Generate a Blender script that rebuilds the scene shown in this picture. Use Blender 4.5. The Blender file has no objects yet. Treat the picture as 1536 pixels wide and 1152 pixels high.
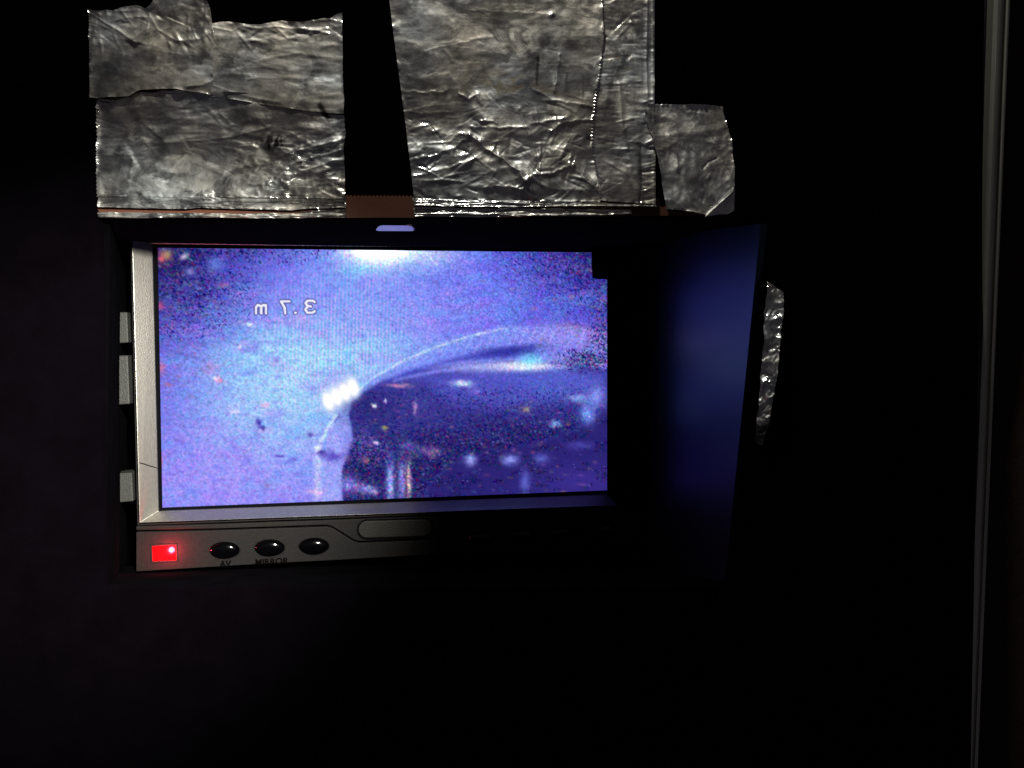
import bpy, bmesh, math
import numpy as np
from mathutils import Vector, Matrix

# ------------------------------------------------------------------ camera, world, lamps, exposure
sc = bpy.context.scene
COL = sc.collection
F = 1139.0                       # focal length in photograph pixels (1536 wide)
MM = 0.001

cam_d = bpy.data.cameras.new('camera')
cam = bpy.data.objects.new('camera', cam_d)
COL.objects.link(cam)
cam.location = (0, 0, 0)
cam.rotation_euler = (math.radians(90), 0, 0)      # looks along +Y
cam_d.sensor_width = 36.0
cam_d.lens = 36.0 * F / 1536.0
cam_d.clip_start = 0.005
cam_d.clip_end = 20.0
sc.camera = cam

world = bpy.data.worlds.new('World')
sc.world = world
world.use_nodes = True
bg = world.node_tree.nodes['Background']
bg.inputs['Color'].default_value = (0.95, 0.85, 1.0, 1)
bg.inputs['Strength'].default_value = 0.024         # an almost completely dark room


def spot(name, loc, target, watts, size_deg, blend, radius, color):
    d = bpy.data.lights.new(name, 'SPOT')
    d.energy = watts
    d.spot_size = math.radians(size_deg)
    d.spot_blend = blend
    d.shadow_soft_size = radius
    d.color = color
    o = bpy.data.objects.new(name, d)
    COL.objects.link(o)
    o.location = [c * MM for c in loc]
    v = Vector(target) - Vector(loc)
    o.rotation_euler = v.to_track_quat('-Z', 'Y').to_euler()
    return o


# torch held above the panel: rakes down over the foil, the panel edge keeps it off the monitor
spot('torch_above', (-40, 112, 300), (4, 205, 82), 2.0, 128, 0.5, 0.014, (1.0, 0.95, 0.86))
# small light beside the phone: reaches into the lower left of the recess
spot('phone_light', (12, 6, 58), (-132, 250, -36), 13.0, 42, 0.95, 0.008, (1.0, 0.96, 0.86))

sc.view_settings.view_transform = 'Standard'
sc.view_settings.look = 'None'
sc.view_settings.exposure = 0.0
sc.view_settings.gamma = 1.0
sc.view_settings.use_curve_mapping = False
sc.render.engine = 'CYCLES'
sc.cycles.use_denoising = True
sc.cycles.max_bounces = 6
sc.cycles.sample_clamp_indirect = 4.0

rng = np.random.default_rng(7)


# ------------------------------------------------------------------ helpers
def ray(px, py):
    return np.array([(px - 768.0) / F, 1.0, -(py - 576.0) / F])


def P(px, py, d):
    """point (mm) seen at that place of the picture, d mm in front of the lens"""
    return ray(px, py) * d


def tag(o, label=None, cat=None, group=None, kind=None):
    if label: o['label'] = label
    if cat: o['category'] = cat
    if group: o['group'] = group
    if kind: o['kind'] = kind
    return o


def empty(name, loc):
    o = bpy.data.objects.new(name, None)
    COL.objects.link(o)
    o.empty_display_size = 0.01
    o.location = [c * MM for c in loc]
    return o


def mesh_obj(name, verts, faces, mat, parent=None, smooth=False, origin=(0, 0, 0), bevel=0.0, seg=2):
    """verts in mm; origin (mm) is subtracted when the object is parented to an Empty standing there"""
    v = (np.asarray(verts, float) - np.asarray(origin, float)) * MM
    me = bpy.data.meshes.new(name)
    me.from_pydata(v.tolist(), [], faces)
    me.validate()
    bm = bmesh.new(); bm.from_mesh(me)
    bmesh.ops.recalc_face_normals(bm, faces=bm.faces)
    bm.to_mesh(me); bm.free()
    o = bpy.data.objects.new(name, me)
    COL.objects.link(o)
    me.materials.append(mat)
    if smooth:
        me.polygons.foreach_set('use_smooth', [True] * len(me.polygons))
    if bevel:
        m = o.modifiers.new('bevel', 'BEVEL'); m.width = bevel * MM; m.segments = seg
        m.limit_method = 'ANGLE'; m.angle_limit = math.radians(35)
    if parent: o.parent = parent
    return o


def prism(front, back):
    """two loops of equal length -> closed solid"""
    n = len(front)
    verts = list(front) + list(back)
    faces = [list(range(n)), list(range(2 * n - 1, n - 1, -1))]
    for i in range(n):
        j = (i + 1) % n
        faces.append([i, i + n, j + n, j])
    return verts, faces


def tri(t):                       # triangle wave -1..1
    return 2 * np.abs(2 * (t - np.floor(t + 0.5))) - 1


def smooth(a, b, x):
    t = np.clip((x - a) / (b - a), 0, 1)
    return t * t * (3 - 2 * t)


def vnoise(x, y, seed=0):         # value noise, about -1..1
    xi = np.floor(x).astype(np.int64); yi = np.floor(y).astype(np.int64)
    fx = x - xi; fy = y - yi
    fx = fx * fx * (3 - 2 * fx); fy = fy * fy * (3 - 2 * fy)

    def h(i, j):
        n = (i * 374761393 + j * 668265263 + seed * 982451653) & 0xffffffff
        n = ((n ^ (n >> 13)) * 1274126177) & 0xffffffff
        return ((n ^ (n >> 16)) & 0xffff) / 32767.5 - 1
    a = h(xi, yi); b = h(xi + 1, yi); c = h(xi, yi + 1); d = h(xi + 1, yi + 1)
    return (a * (1 - fx) + b * fx) * (1 - fy) + (c * (1 - fx) + d * fx) * fy


def fbm(x, y, seed=0, octv=4):
    s = 0; a = 1; t = 0
    for k in range(octv):
        s = s + a * vnoise(x * 2 ** k + 17.3 * k, y * 2 ** k - 9.1 * k, seed + k); t += a; a *= 0.5
    return s / t


def crumple(x, y, seed=0, octv=3):
    """creased sheet: smooth facets that meet in sharp ridges"""
    s = 0; a = 1.0
    for k in range(octv):
        c, w = math.cos(0.9 * k + 0.4), math.sin(0.9 * k + 0.4)
        u, v = (x * c - y * w) * 1.9 ** k, (x * w + y * c) * 1.9 ** k
        s = s + a * (0.5 - np.abs(vnoise(u + 31.7 * k, v - 12.9 * k, seed + k))); a *= 0.52
    return s


def seg_dist(X, Y, pts):
    """distance to a polyline, and the side (sign) of the nearest segment"""
    best = np.full(X.shape, 1e9); side = np.zeros(X.shape)
    for (x0, y0), (x1, y1) in zip(pts[:-1], pts[1:]):
        dx, dy = x1 - x0, y1 - y0; L2 = dx * dx + dy * dy + 1e-9
        t = np.clip(((X - x0) * dx + (Y - y0) * dy) / L2, 0, 1)
        d = np.hypot(X - x0 - t * dx, Y - y0 - t * dy)
        s = np.sign((X - x0) * dy - (Y - y0) * dx)
        m = d < best
        best = np.where(m, d, best); side = np.where(m, s, side)
    return best, side


def poly_mask(X, Y, pts, soft):
    inside = np.zeros(X.shape, bool)
    n = len(pts)
    for i in range(n):
        x0, y0 = pts[i]; x1, y1 = pts[(i + 1) % n]
        if y0 == y1: continue
        c = ((y0 > Y) != (y1 > Y)) & (X < (x1 - x0) * (Y - y0) / (y1 - y0) + x0)
        inside ^= c
    d, _ = seg_dist(X, Y, list(pts) + [pts[0]])
    sd = np.where(inside, d, -d)
    return smooth(-soft, soft, sd)


# ------------------------------------------------------------------ materials
def new_mat(name):
    m = bpy.data.materials.new(name); m.use_nodes = True
    nt = m.node_tree
    return m, nt, nt.nodes['Principled BSDF']


def mat_plain(name, col, rough=0.6, spec=0.5, bump=0.0, scale=900.0, vary=0.0, coat=0.0, metallic=0.0, stretch=(1, 1, 1)):
    m, nt, b = new_mat(name)
    b.inputs['Base Color'].default_value = (*col, 1)
    b.inputs['Roughness'].default_value = rough
    b.inputs['Specular IOR Level'].default_value = spec
    b.inputs['Metallic'].default_value = metallic
    if coat:
        b.inputs['Coat Weight'].default_value = coat
        b.inputs['Coat Roughness'].default_value = 0.05
    tc = nt.nodes.new('ShaderNodeTexCoord')
    mp = nt.nodes.new('ShaderNodeMapping'); mp.inputs['Scale'].default_value = stretch
    nt.links.new(tc.outputs['Object'], mp.inputs['Vector'])
    if bump:
        n = nt.nodes.new('ShaderNodeTexNoise'); n.inputs['Scale'].default_value = scale
        n.inputs['Detail'].default_value = 3
        nt.links.new(mp.outputs['Vector'], n.inputs['Vector'])
        bp = nt.nodes.new('ShaderNodeBump'); bp.inputs['Strength'].default_value = bump
        bp.inputs['Distance'].default_value = 0.0003
        nt.links.new(n.outputs['Fac'], bp.inputs['Height'])
        nt.links.new(bp.outputs['Normal'], b.inputs['Normal'])
    if vary:
        n2 = nt.nodes.new('ShaderNodeTexNoise'); n2.inputs['Scale'].default_value = scale * 0.25
        n2.inputs['Detail'].default_value = 6
        nt.links.new(mp.outputs['Vector'], n2.inputs['Vector'])
        mr = nt.nodes.new('ShaderNodeMapRange')
        mr.inputs['To Min'].default_value = 1 - vary; mr.inputs['To Max'].default_value = 1 + vary
        nt.links.new(n2.outputs['Fac'], mr.inputs['Value'])
        vm = nt.nodes.new('ShaderNodeVectorMath'); vm.operation = 'SCALE'
        vm.inputs[0].default_value = col
        nt.links.new(mr.outputs['Result'], vm.inputs['Scale'])
        nt.links.new(vm.outputs['Vector'], b.inputs['Base Color'])
    return m


def mat_matte(name, col, scale=700.0, vary=0.4):
    """black cloth / card: no gloss at all, slightly mottled"""
    m = bpy.data.materials.new(name); m.use_nodes = True
    nt = m.node_tree
    nt.nodes.remove(nt.nodes['Principled BSDF'])
    d = nt.nodes.new('ShaderNodeBsdfDiffuse'); d.inputs['Roughness'].default_value = 0.6
    tc = nt.nodes.new('ShaderNodeTexCoord')
    n = nt.nodes.new('ShaderNodeTexNoise'); n.inputs['Scale'].default_value = scale * 0.12
    n.inputs['Detail'].default_value = 9; n.inputs['Roughness'].default_value = 0.7
    nt.links.new(tc.outputs['Object'], n.inputs['Vector'])
    mr = nt.nodes.new('ShaderNodeMapRange'); mr.inputs['From Min'].default_value = 0.3; mr.inputs['From Max'].default_value = 0.7
    mr.inputs['To Min'].default_value = 1 - vary; mr.inputs['To Max'].default_value = 1 + vary
    nt.links.new(n.outputs['Fac'], mr.inputs['Value'])
    vm = nt.nodes.new('ShaderNodeVectorMath'); vm.operation = 'SCALE'; vm.inputs[0].default_value = col
    nt.links.new(mr.outputs['Result'], vm.inputs['Scale']); nt.links.new(vm.outputs['Vector'], d.inputs['Color'])
    bp = nt.nodes.new('ShaderNodeBump'); bp.inputs['Strength'].default_value = 0.4; bp.inputs['Distance'].default_value = 0.0003
    nt.links.new(n.outputs['Fac'], bp.inputs['Height']); nt.links.new(bp.outputs['Normal'], d.inputs['Normal'])
    nt.links.new(d.outputs[0], nt.nodes['Material Output'].inputs['Surface'])
    return m


def mat_foil(name):
    m, nt, b = new_mat(name)
    b.inputs['Metallic'].default_value = 1.0
    tc = nt.nodes.new('ShaderNodeTexCoord')
    # rolled-sheet streaks
    mp = nt.nodes.new('ShaderNodeMapping'); mp.inputs['Scale'].default_value = (25, 60, 620)
    nt.links.new(tc.outputs['Object'], mp.inputs['Vector'])
    n = nt.nodes.new('ShaderNodeTexNoise'); n.inputs['Scale'].default_value = 1.0; n.inputs['Detail'].default_value = 4
    nt.links.new(mp.outputs['Vector'], n.inputs['Vector'])
    n2 = nt.nodes.new('ShaderNodeTexNoise'); n2.inputs['Scale'].default_value = 620; n2.inputs['Detail'].default_value = 5
    nt.links.new(tc.outputs['Object'], n2.inputs['Vector'])
    ad = nt.nodes.new('ShaderNodeMath'); ad.operation = 'MULTIPLY_ADD'
    ad.inputs[1].default_value = 0.5
    nt.links.new(n.outputs['Fac'], ad.inputs[0]); nt.links.new(n2.outputs['Fac'], ad.inputs[2])
    bp = nt.nodes.new('ShaderNodeBump'); bp.inputs['Strength'].default_value = 0.30; bp.inputs['Distance'].default_value = 0.0003
    nt.links.new(ad.outputs[0], bp.inputs['Height'])
    nt.links.new(bp.outputs['Normal'], b.inputs['Normal'])
    # dull patches
    n3 = nt.nodes.new('ShaderNodeTexNoise'); n3.inputs['Scale'].default_value = 75; n3.inputs['Detail'].default_value = 5
    nt.links.new(tc.outputs['Object'], n3.inputs['Vector'])
    mr = nt.nodes.new('ShaderNodeMapRange'); mr.inputs['From Min'].default_value = 0.3; mr.inputs['From Max'].default_value = 0.7
    mr.inputs['To Min'].default_value = 0.42; mr.inputs['To Max'].default_value = 0.56
    nt.links.new(n3.outputs['Fac'], mr.inputs['Value'])
    at = nt.nodes.new('ShaderNodeAttribute'); at.attribute_name = 'wear'
    sp = nt.nodes.new('ShaderNodeSeparateColor'); nt.links.new(at.outputs['Color'], sp.inputs['Color'])
    # wear: red = beige glue / dust film, green = rubbed-through black, blue = extra dullness
    rg = nt.nodes.new('ShaderNodeMath'); rg.operation = 'MULTIPLY_ADD'; rg.inputs[1].default_value = 0.25
    nt.links.new(sp.outputs['Blue'], rg.inputs[0]); nt.links.new(mr.outputs['Result'], rg.inputs[2])
    nt.links.new(rg.outputs[0], b.inputs['Roughness'])
    mx = nt.nodes.new('ShaderNodeMix'); mx.data_type = 'RGBA'
    n6 = nt.nodes.new('ShaderNodeTexNoise'); n6.inputs['Scale'].default_value = 42; n6.inputs['Detail'].default_value = 6
    nt.links.new(tc.outputs['Object'], n6.inputs['Vector'])
    tr_ = nt.nodes.new('ShaderNodeMapRange'); tr_.inputs['From Min'].default_value = 0.4; tr_.inputs['From Max'].default_value = 0.6
    nt.links.new(n6.outputs['Fac'], tr_.inputs['Value'])
    tm = nt.nodes.new('ShaderNodeMix'); tm.data_type = 'RGBA'
    tm.inputs['A'].default_value = (0.74, 0.79, 0.80, 1); tm.inputs['B'].default_value = (0.90, 0.86, 0.76, 1)
    nt.links.new(tr_.outputs['Result'], tm.inputs['Factor'])
    nt.links.new(tm.outputs['Result'], mx.inputs['A']); mx.inputs['B'].default_value = (0.40, 0.37, 0.31, 1)
    nt.links.new(sp.outputs['Red'], mx.inputs['Factor'])
    n4 = nt.nodes.new('ShaderNodeTexNoise'); n4.inputs['Scale'].default_value = 160; n4.inputs['Detail'].default_value = 9
    n4.inputs['Roughness'].default_value = 0.72
    nt.links.new(tc.outputs['Object'], n4.inputs['Vector'])
    gr = nt.nodes.new('ShaderNodeMapRange'); gr.inputs['From Min'].default_value = 0.40; gr.inputs['From Max'].default_value = 0.56
    gr.inputs['To Min'].default_value = 0.55; gr.inputs['To Max'].default_value = 1.0
    nt.links.new(n4.outputs['Fac'], gr.inputs['Value'])
    ml = nt.nodes.new('ShaderNodeMix'); ml.data_type = 'RGBA'; ml.blend_type = 'MULTIPLY'; ml.inputs['Factor'].default_value = 1.0
    nt.links.new(mx.outputs['Result'], ml.inputs['A']); nt.links.new(gr.outputs['Result'], ml.inputs['B'])
    mx2 = nt.nodes.new('ShaderNodeMix'); mx2.data_type = 'RGBA'
    mx2.inputs['B'].default_value = (0.012, 0.011, 0.010, 1)
    nt.links.new(sp.outputs['Green'], mx2.inputs['Factor']); nt.links.new(ml.outputs['Result'], mx2.inputs['A'])
    nt.links.new(mx2.outputs['Result'], b.inputs['Base Color'])
    mt = nt.nodes.new('ShaderNodeMath'); mt.operation = 'MULTIPLY_ADD'; mt.inputs[1].default_value = -0.85; mt.inputs[2].default_value = 1.0
    nt.links.new(sp.outputs['Red'], mt.inputs[0]); nt.links.new(mt.outputs[0], b.inputs['Metallic'])
    gl = nt.nodes.new('ShaderNodeBsdfAnisotropic'); gl.inputs['Roughness'].default_value = 0.135
    nt.links.new(mx2.outputs['Result'], gl.inputs['Color']); nt.links.new(bp.outputs['Normal'], gl.inputs['Normal'])
    ms = nt.nodes.new('ShaderNodeMixShader')
    fc = nt.nodes.new('ShaderNodeMath'); fc.operation = 'MULTIPLY_ADD'; fc.inputs[1].default_value = -0.35; fc.inputs[2].default_value = 0.70
    nt.links.new(sp.outputs['Red'], fc.inputs[0])
    n5 = nt.nodes.new('ShaderNodeTexNoise'); n5.inputs['Scale'].default_value = 70; n5.inputs['Detail'].default_value = 10
    n5.inputs['Roughness'].default_value = 0.62; n5.inputs['Distortion'].default_value = 1.2
    mp5 = nt.nodes.new('ShaderNodeMapping'); mp5.inputs['Scale'].default_value = (0.8, 1, 1.5)
    nt.links.new(tc.outputs['Object'], mp5.inputs['Vector']); nt.links.new(mp5.outputs['Vector'], n5.inputs['Vector'])
    pr = nt.nodes.new('ShaderNodeMapRange'); pr.inputs['From Min'].default_value = 0.46; pr.inputs['From Max'].default_value = 0.54
    pr.inputs['To Min'].default_value = 0.55; pr.inputs['To Max'].default_value = 1.18
    nt.links.new(n5.outputs['Fac'], pr.inputs['Value'])
    pm = nt.nodes.new('ShaderNodeMath'); pm.operation = 'MULTIPLY'; pm.use_clamp = True
    nt.links.new(fc.outputs[0], pm.inputs[0]); nt.links.new(pr.outputs['Result'], pm.inputs[1])
    nt.links.new(pm.outputs[0], ms.inputs['Fac'])
    nt.links.new(b.outputs[0], ms.inputs[1]); nt.links.new(gl.outputs[0], ms.inputs[2])
    nt.links.new(ms.outputs[0], nt.nodes['Material Output'].inputs['Surface'])
    return m


M_PANEL = mat_matte('matte_black_board', (0.0011, 0.0008, 0.0013), 700, 0.25)
M_RECESS = mat_matte('matte_black_lining', (0.0011, 0.0010, 0.0013), 700, 0.3)
M_CEIL = mat_matte('dull_black_ceiling', (0.010, 0.009, 0.012), 700, 0.3)
M_WALL = mat_plain('satin_black_side', (0.0005, 0.0008, 0.004), 0.33, 1.0, 0.04, 200, 0.2)
M_WALL.node_tree.nodes['Principled BSDF'].inputs['Specular Tint'].default_value = (0.50, 0.68, 1.0, 1)
M_GLOSS = mat_plain('added_glint_mirror', (0.5, 0.5, 0.52), 0.12, 0.5, metallic=1.0)
M_FOIL = mat_foil('aluminium_foil_tape')
M_BROWN = mat_plain('brown_parcel_tape', (0.088, 0.031, 0.017), 0.45, 0.4, 0.25, 260, 0.25)
M_GREY = mat_plain('grey_speckled_plastic', (0.43, 0.412, 0.375), 0.42, 0.4, 0.22, 3200, 0.16, metallic=1.0)
M_DARKGREY = mat_plain('charcoal_speckled_plastic', (0.010, 0.0094, 0.0093), 0.55, 0.07, 0.35, 3200, 0.25)
M_CLIP = mat_plain('clip_plastic', (0.030, 0.031, 0.029), 0.5, 0.25, 0.7, 2200, 0.25)
M_CHASSIS = mat_plain('monitor_black_plastic', (0.010, 0.010, 0.011), 0.5, 0.35, 0.3, 900)
M_GASKET = mat_matte('gasket_black', (0.003, 0.003, 0.004), 700, 0.2)
M_BUTTON = mat_plain('button_gloss_black', (0.0006, 0.0006, 0.0009), 0.10, 0.5)
M_TAPE = mat_matte('black_cloth_tape', (0.0030, 0.0026, 0.0034), 900, 0.3)
M_TOOTH = mat_plain('shiny_tape_tooth', (0.08, 0.08, 0.09), 0.3, 0.5)
M_INK = mat_matte('printed_black_ink', (0.0010, 0.0010, 0.0010), 700, 0.2)
M_PILL = mat_plain('receiver_window_plastic', (0.016, 0.0165, 0.014), 0.5, 0.15, 0.5, 2200, 0.2)
M_TRIM = mat_plain('brushed_trim', (0.50, 0.51, 0.44), 0.33, 0.5, 0.6, 500, 0.4, metallic=0.9, stretch=(1, 1, 0.06))
M_SIDE = mat_plain('dark_brown_side', (0.030, 0.018, 0.012), 0.8, 0.2, 0.5, 800, 0.5)

m, nt, b = new_mat('lit_red_led')
b.inputs['Base Color'].default_value = (0.25, 0.0, 0.0, 1)
b.inputs['Roughness'].default_value = 0.2
b.inputs['Emission Color'].default_value = (1.0, 0.006, 0.012, 1)
b.inputs['Emission Strength'].default_value = 1.0
n = nt.nodes.new('ShaderNodeTexNoise'); n.inputs['Scale'].default_value = 350
tc = nt.nodes.new('ShaderNodeTexCoord'); nt.links.new(tc.outputs['Object'], n.inputs['Vector'])
mr = nt.nodes.new('ShaderNodeMapRange'); mr.inputs['From Min'].default_value = 0.32; mr.inputs['From Max'].default_value = 0.5
mr.inputs['To Min'].default_value = 0.30; mr.inputs['To Max'].default_value = 0.95
nt.links.new(n.outputs['Fac'], mr.inputs['Value']); nt.links.new(mr.outputs['Result'], b.inputs['Emission Strength'])
M_LED = m

m = bpy.data.materials.new('lit_screen_picture'); m.use_nodes = True
nt = m.node_tree
for nd in list(nt.nodes): nt.nodes.remove(nd)
out = nt.nodes.new('ShaderNodeOutputMaterial'); em = nt.nodes.new('ShaderNodeEmission')
at = nt.nodes.new('ShaderNodeAttribute'); at.attribute_name = 'picture'
nt.links.new(at.outputs['Color'], em.inputs['Color']); nt.links.new(em.outputs[0], out.inputs['Surface'])
M_SCREEN = m

# ------------------------------------------------------------------ the black case with its recess
D = 205.0                                   # depth of the front board
case0 = P(620, 1300, D)
case = empty('equipment_case', case0)
tag(case, 'matte black case front with a deep recess around the lit monitor', 'case')

outer = [(-500, -500), (1486, -500), (1446, 1700), (-500, 1700)]
hole = [(147, 327), (1152, 323), (1094, 884), (152, 884)]
vs = [P(x, y, D) for x, y in outer + hole] + [P(x, y, D) + np.array([0, 3.0, 0]) for x, y in outer + hole]
fs = []
for i in range(4):
    j = (i + 1) % 4
    fs.append([i, j, 4 + j, 4 + i]); fs.append([8 + i, 12 + i, 12 + j, 8 + j])
    fs.append([i, 8 + i, 8 + j, j]); fs.append([4 + i, 4 + j, 12 + j, 12 + i])
mesh_obj('front_panel', vs, fs, M_PANEL, case, origin=case0)


def slab(name, quad, thick, mat, bevel=0.0):
    q = [np.array(p) for p in quad]
    nrm = np.cross(q[1] - q[0], q[3] - q[0]); nrm /= np.linalg.norm(nrm)
    v, f = prism(q, [p + nrm * thick for p in q])
    return mesh_obj(name, v, f, mat, case, origin=case0, bevel=bevel)


Db = D + 3.2
slab('recess_ceiling', [P(60, 331, Db), P(1260, 323, Db), P(1190, 380.5, 282), P(90, 364, 243)], 3, M_CEIL)
wn = np.array([-0.955, -0.262, 0.012]); wn /= np.linalg.norm(wn)
w0 = P(1133, 500, Db)


def on_plane(px, py, p0, nn):
    rr = ray(px, py)
    return rr * ((p0 @ nn) / (rr @ nn))


slab('recess_side_wall', [on_plane(x, y, w0, wn) for x, y in [(1151, 336), (1097, 872), (968, 850), (990, 356)]], -2, M_WALL)
slab('recess_side_wall', [P(147, 330, Db), P(140, 890, Db), P(176, 840, 270), P(176, 384, 270)], 3, M_RECESS)
slab('recess_floor', [P(120, 888, Db), P(1100, 888, Db), P(1020, 830, 300), P(160, 850, 262)], -3, M_RECESS)
slab('recess_back', [P(60, 330, 305), P(1110, 330, 305), P(1110, 880, 305), P(60, 880, 305)], 3, M_RECESS)
# narrow upright strip along the left side of the recess
v, f = prism([P(148, 372, Db + 8), P(151, 372, Db + 8), P(163, 884, Db + 8), P(160, 884, Db + 8)],
             [P(148, 372, Db + 14), P(151, 372, Db + 14), P(163, 884, Db + 14), P(160, 884, Db + 14)])
mesh_obj('recess_rib', v, f, M_CHASSIS, case, origin=case0, bevel=0.15)

# ------------------------------------------------------------------ monitor pose
corners = [(235, 371), (912, 378.5), (912, 736), (242, 762)]
r = [ray(*c) for c in corners]
A = np.stack([r[1], -r[2], r[3]], 1)
k1, k2, k3 = np.linalg.solve(A, r[0])
C4 = [r[0], k1 * r[1], k2 * r[2], k3 * r[3]]
s = 152.0 / np.linalg.norm(C4[1] - C4[0])
C4 = [c * s for c in C4]
scr_c = sum(C4) / 4
ux = (C4[1] - C4[0] + C4[2] - C4[3]); ux /= np.linalg.norm(ux)
uz = (C4[0] - C4[3] + C4[1] - C4[2]); uz -= ux * (uz @ ux); uz /= np.linalg.norm(uz)
uy = np.cross(uz, ux)                        # away from the camera
BASE_V = -66.0
mon_base = scr_c + uz * BASE_V
monitor = bpy.data.objects.new('monitor', None)
COL.objects.link(monitor)
R3 = np.stack([ux, uy, uz], 1)
monitor.matrix_world = Matrix.Translation(Vector((mon_base * MM).tolist())) @ Matrix(R3.tolist()).to_4x4()
tag(monitor, 'lit monitor in a grey plastic bezel showing a blue underwater picture', 'monitor')


def Q(px, py, n):
    """local monitor coordinates (mm) of the picture point on the plane n mm in front of the screen"""
    rr = ray(px, py)
    p0 = scr_c - uy * n
    t = (p0 @ uy) / (rr @ uy)
    return R3.T @ (rr * t - mon_base)


def part(name, front, back, mat, parent=monitor, bevel=0.0, smooth_=False, seg=2):
    v, f = prism(front, back)
    return mesh_obj(name, v, f, mat, parent, bevel=bevel, seg=seg, smooth=smooth_)


def extr(name, pts, n1, n0, mat, parent=monitor, bevel=0.0, seg=2):
    fr = [Q(x, y, n1) for x, y in pts]
    bk = [p + np.array([0, n1 - n0, 0]) for p in fr]
    return part(name, fr, bk, mat, parent, bevel, seg=seg)


NO = 6.2      # rim height in front of the screen
# chassis behind everything
extr('chassis', [(199, 350), (957, 362), (950, 806), (207, 840)], -2.5, -24, M_CHASSIS, bevel=0.8)

# bezel ring: outer rim high, sloping in to the screen
oc = [Q(198, 345, NO), Q(952, 352, NO), Q(951, 757, NO), Q(209.5, 784, NO)]
ic = [Q(228.5, 366, 2.1), Q(918, 374, 2.1), Q(918, 741.5, 2.1), Q(238, 766.5, 2.1)]


def ring(outer, inner, mat, name, parent=monitor, drop=8.0, nsub=1):
    v = list(outer) + list(inner) + [p + np.array([0, drop, 0]) for p in outer] + [p + np.array([0, 2.6, 0]) for p in inner]
    f = []
    for i in range(4):
        j = (i + 1) % 4
        f += [[i, j, 4 + j, 4 + i], [i, 8 + i, 8 + j, j], [4 + i, 4 + j, 12 + j, 12 + i], [8 + i, 12 + i, 12 + j, 8 + j]]
    return mesh_obj(name, v, f, mat, parent, bevel=0.12)


bezel = ring(oc, ic, M_GREY, 'bezel')
# thin double bead that runs round the bezel
oc2 = [Q(195.0, 343, NO - 0.5), Q(955, 350, NO - 0.5), Q(954, 761, NO - 0.5), Q(206.0, 788.0, NO - 0.5)]
ic2 = [Q(196.8, 344.2, NO - 0.5), Q(953.2, 351.3, NO - 0.5), Q(952.2, 759.3, NO - 0.5), Q(207.8, 786.2, NO - 0.5)]
v = list(oc2) + list(ic2) + [p + np.array([0, 7.0, 0]) for p in oc2] + [p + np.array([0, 7.0, 0]) for p in ic2]
f = []
for i in range(4):
    j = (i + 1) % 4
    f += [[i, j, 4 + j, 4 + i], [i, 8 + i, 8 + j, j], [4 + i, 4 + j, 12 + j, 12 + i]]
mesh_obj('bezel_bead', v, f, M_DARKGREY, monitor, bevel=0.08)
# crack across the left side of the bezel
cp = [(206.5, 693.2), (210, 693.8), (216, 695.5), (225, 698.5), (232, 700.5), (239, 701.8)]


def bez(px, py):       # point on the sloping left face
    o_ = oc[0] + (oc[3] - oc[0]) * (py - 345) / 439.0
    i_ = ic[0] + (ic[3] - ic[0]) * (py - 366) / 400.5
    t = np.clip((px - 206.5) / (236.0 - 206.5), 0.02, 1)
    return o_ + (i_ - o_) * t + np.array([0.03, -0.05, 0])


vv = []; ff = []
for i, (x, y) in enumerate(cp):
    w = 0.8 if 0 < i < 5 else 0.4
    vv += [bez(x, y - w), bez(x, y + w)]
    if i: ff.append([2 * i - 2, 2 * i - 1, 2 * i + 1, 2 * i])
mesh_obj('crack', vv, ff, M_INK, bezel)

# screen glass surround
g_o = [Q(226, 362, 1.7), Q(921, 370, 1.7), Q(921, 746, 1.7), Q(236, 770, 1.7)]
g_i = [Q(234.2, 370.6, 1.7), Q(912.6, 378, 1.7), Q(912.6, 736.6, 1.7), Q(241.4, 762.8, 1.7)]
v = list(g_o) + list(g_i) + [p + np.array([0, 1.68, 0]) for p in g_o] + [p + np.array([0, 1.68, 0]) for p in g_i]
f = []
for i in range(4):
    j = (i + 1) % 4
    f += [[i, j, 4 + j, 4 + i], [4 + i, 4 + j, 12 + j, 12 + i], [i, 8 + i, 8 + j, j]]
mesh_obj('gasket', v, f, M_GASKET, monitor)

# lower control strip: an upper ledge, a dark channel, the lower plate
chan = [(204, 796.5), (330, 794), (490, 788.5), (499, 791), (530, 810.5), (539, 813), (700, 806), (945, 795)]
ledge = [(204, 789.5), (330, 786), (500, 780), (700, 772.2), (945, 762)] + [(x, y - 1.2) for x, y in reversed(chan)]
plate_bot = [(945, 822), (700, 829), (560, 837), (490, 841), (405, 845), (310, 851), (204, 857.5)]
plate = [(x + 0.2, y + 1.6) for x, y in chan] + plate_bot
extr('ledge', ledge, NO - 0.7, -3, M_DARKGREY, bevel=0.25)
strip = extr('control_plate', plate, NO - 1.0, -3, M_DARKGREY, bevel=0.22)


def pill(cx, cy, hw, hh, skew, n=16):
    pts = []
    for i in range(n):
        a = math.pi / 2 + math.pi * i / (n - 1)
        pts.append((cx - (hw - hh) + hh * math.cos(a), cy + hh * math.sin(a)))
    for i in range(n):
        a = -math.pi / 2 + math.pi * i / (n - 1)
        pts.append((cx + (hw - hh) + hh * math.cos(a), cy + hh * math.sin(a)))
    return [(x, y + (x - cx) * skew) for x, y in pts]


extr('window_rim', pill(593, 793.2, 58.0, 15.2, -0.030), NO - 0.35, -1, M_GASKET, bevel=0.1)
extr('receiver_window', pill(593, 793.0, 55.5, 12.8, -0.030), NO + 0.15, 0, M_PILL, bevel=0.35, seg=3)

# oval push buttons
BU, BV = 23.0, 13.2


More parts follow.
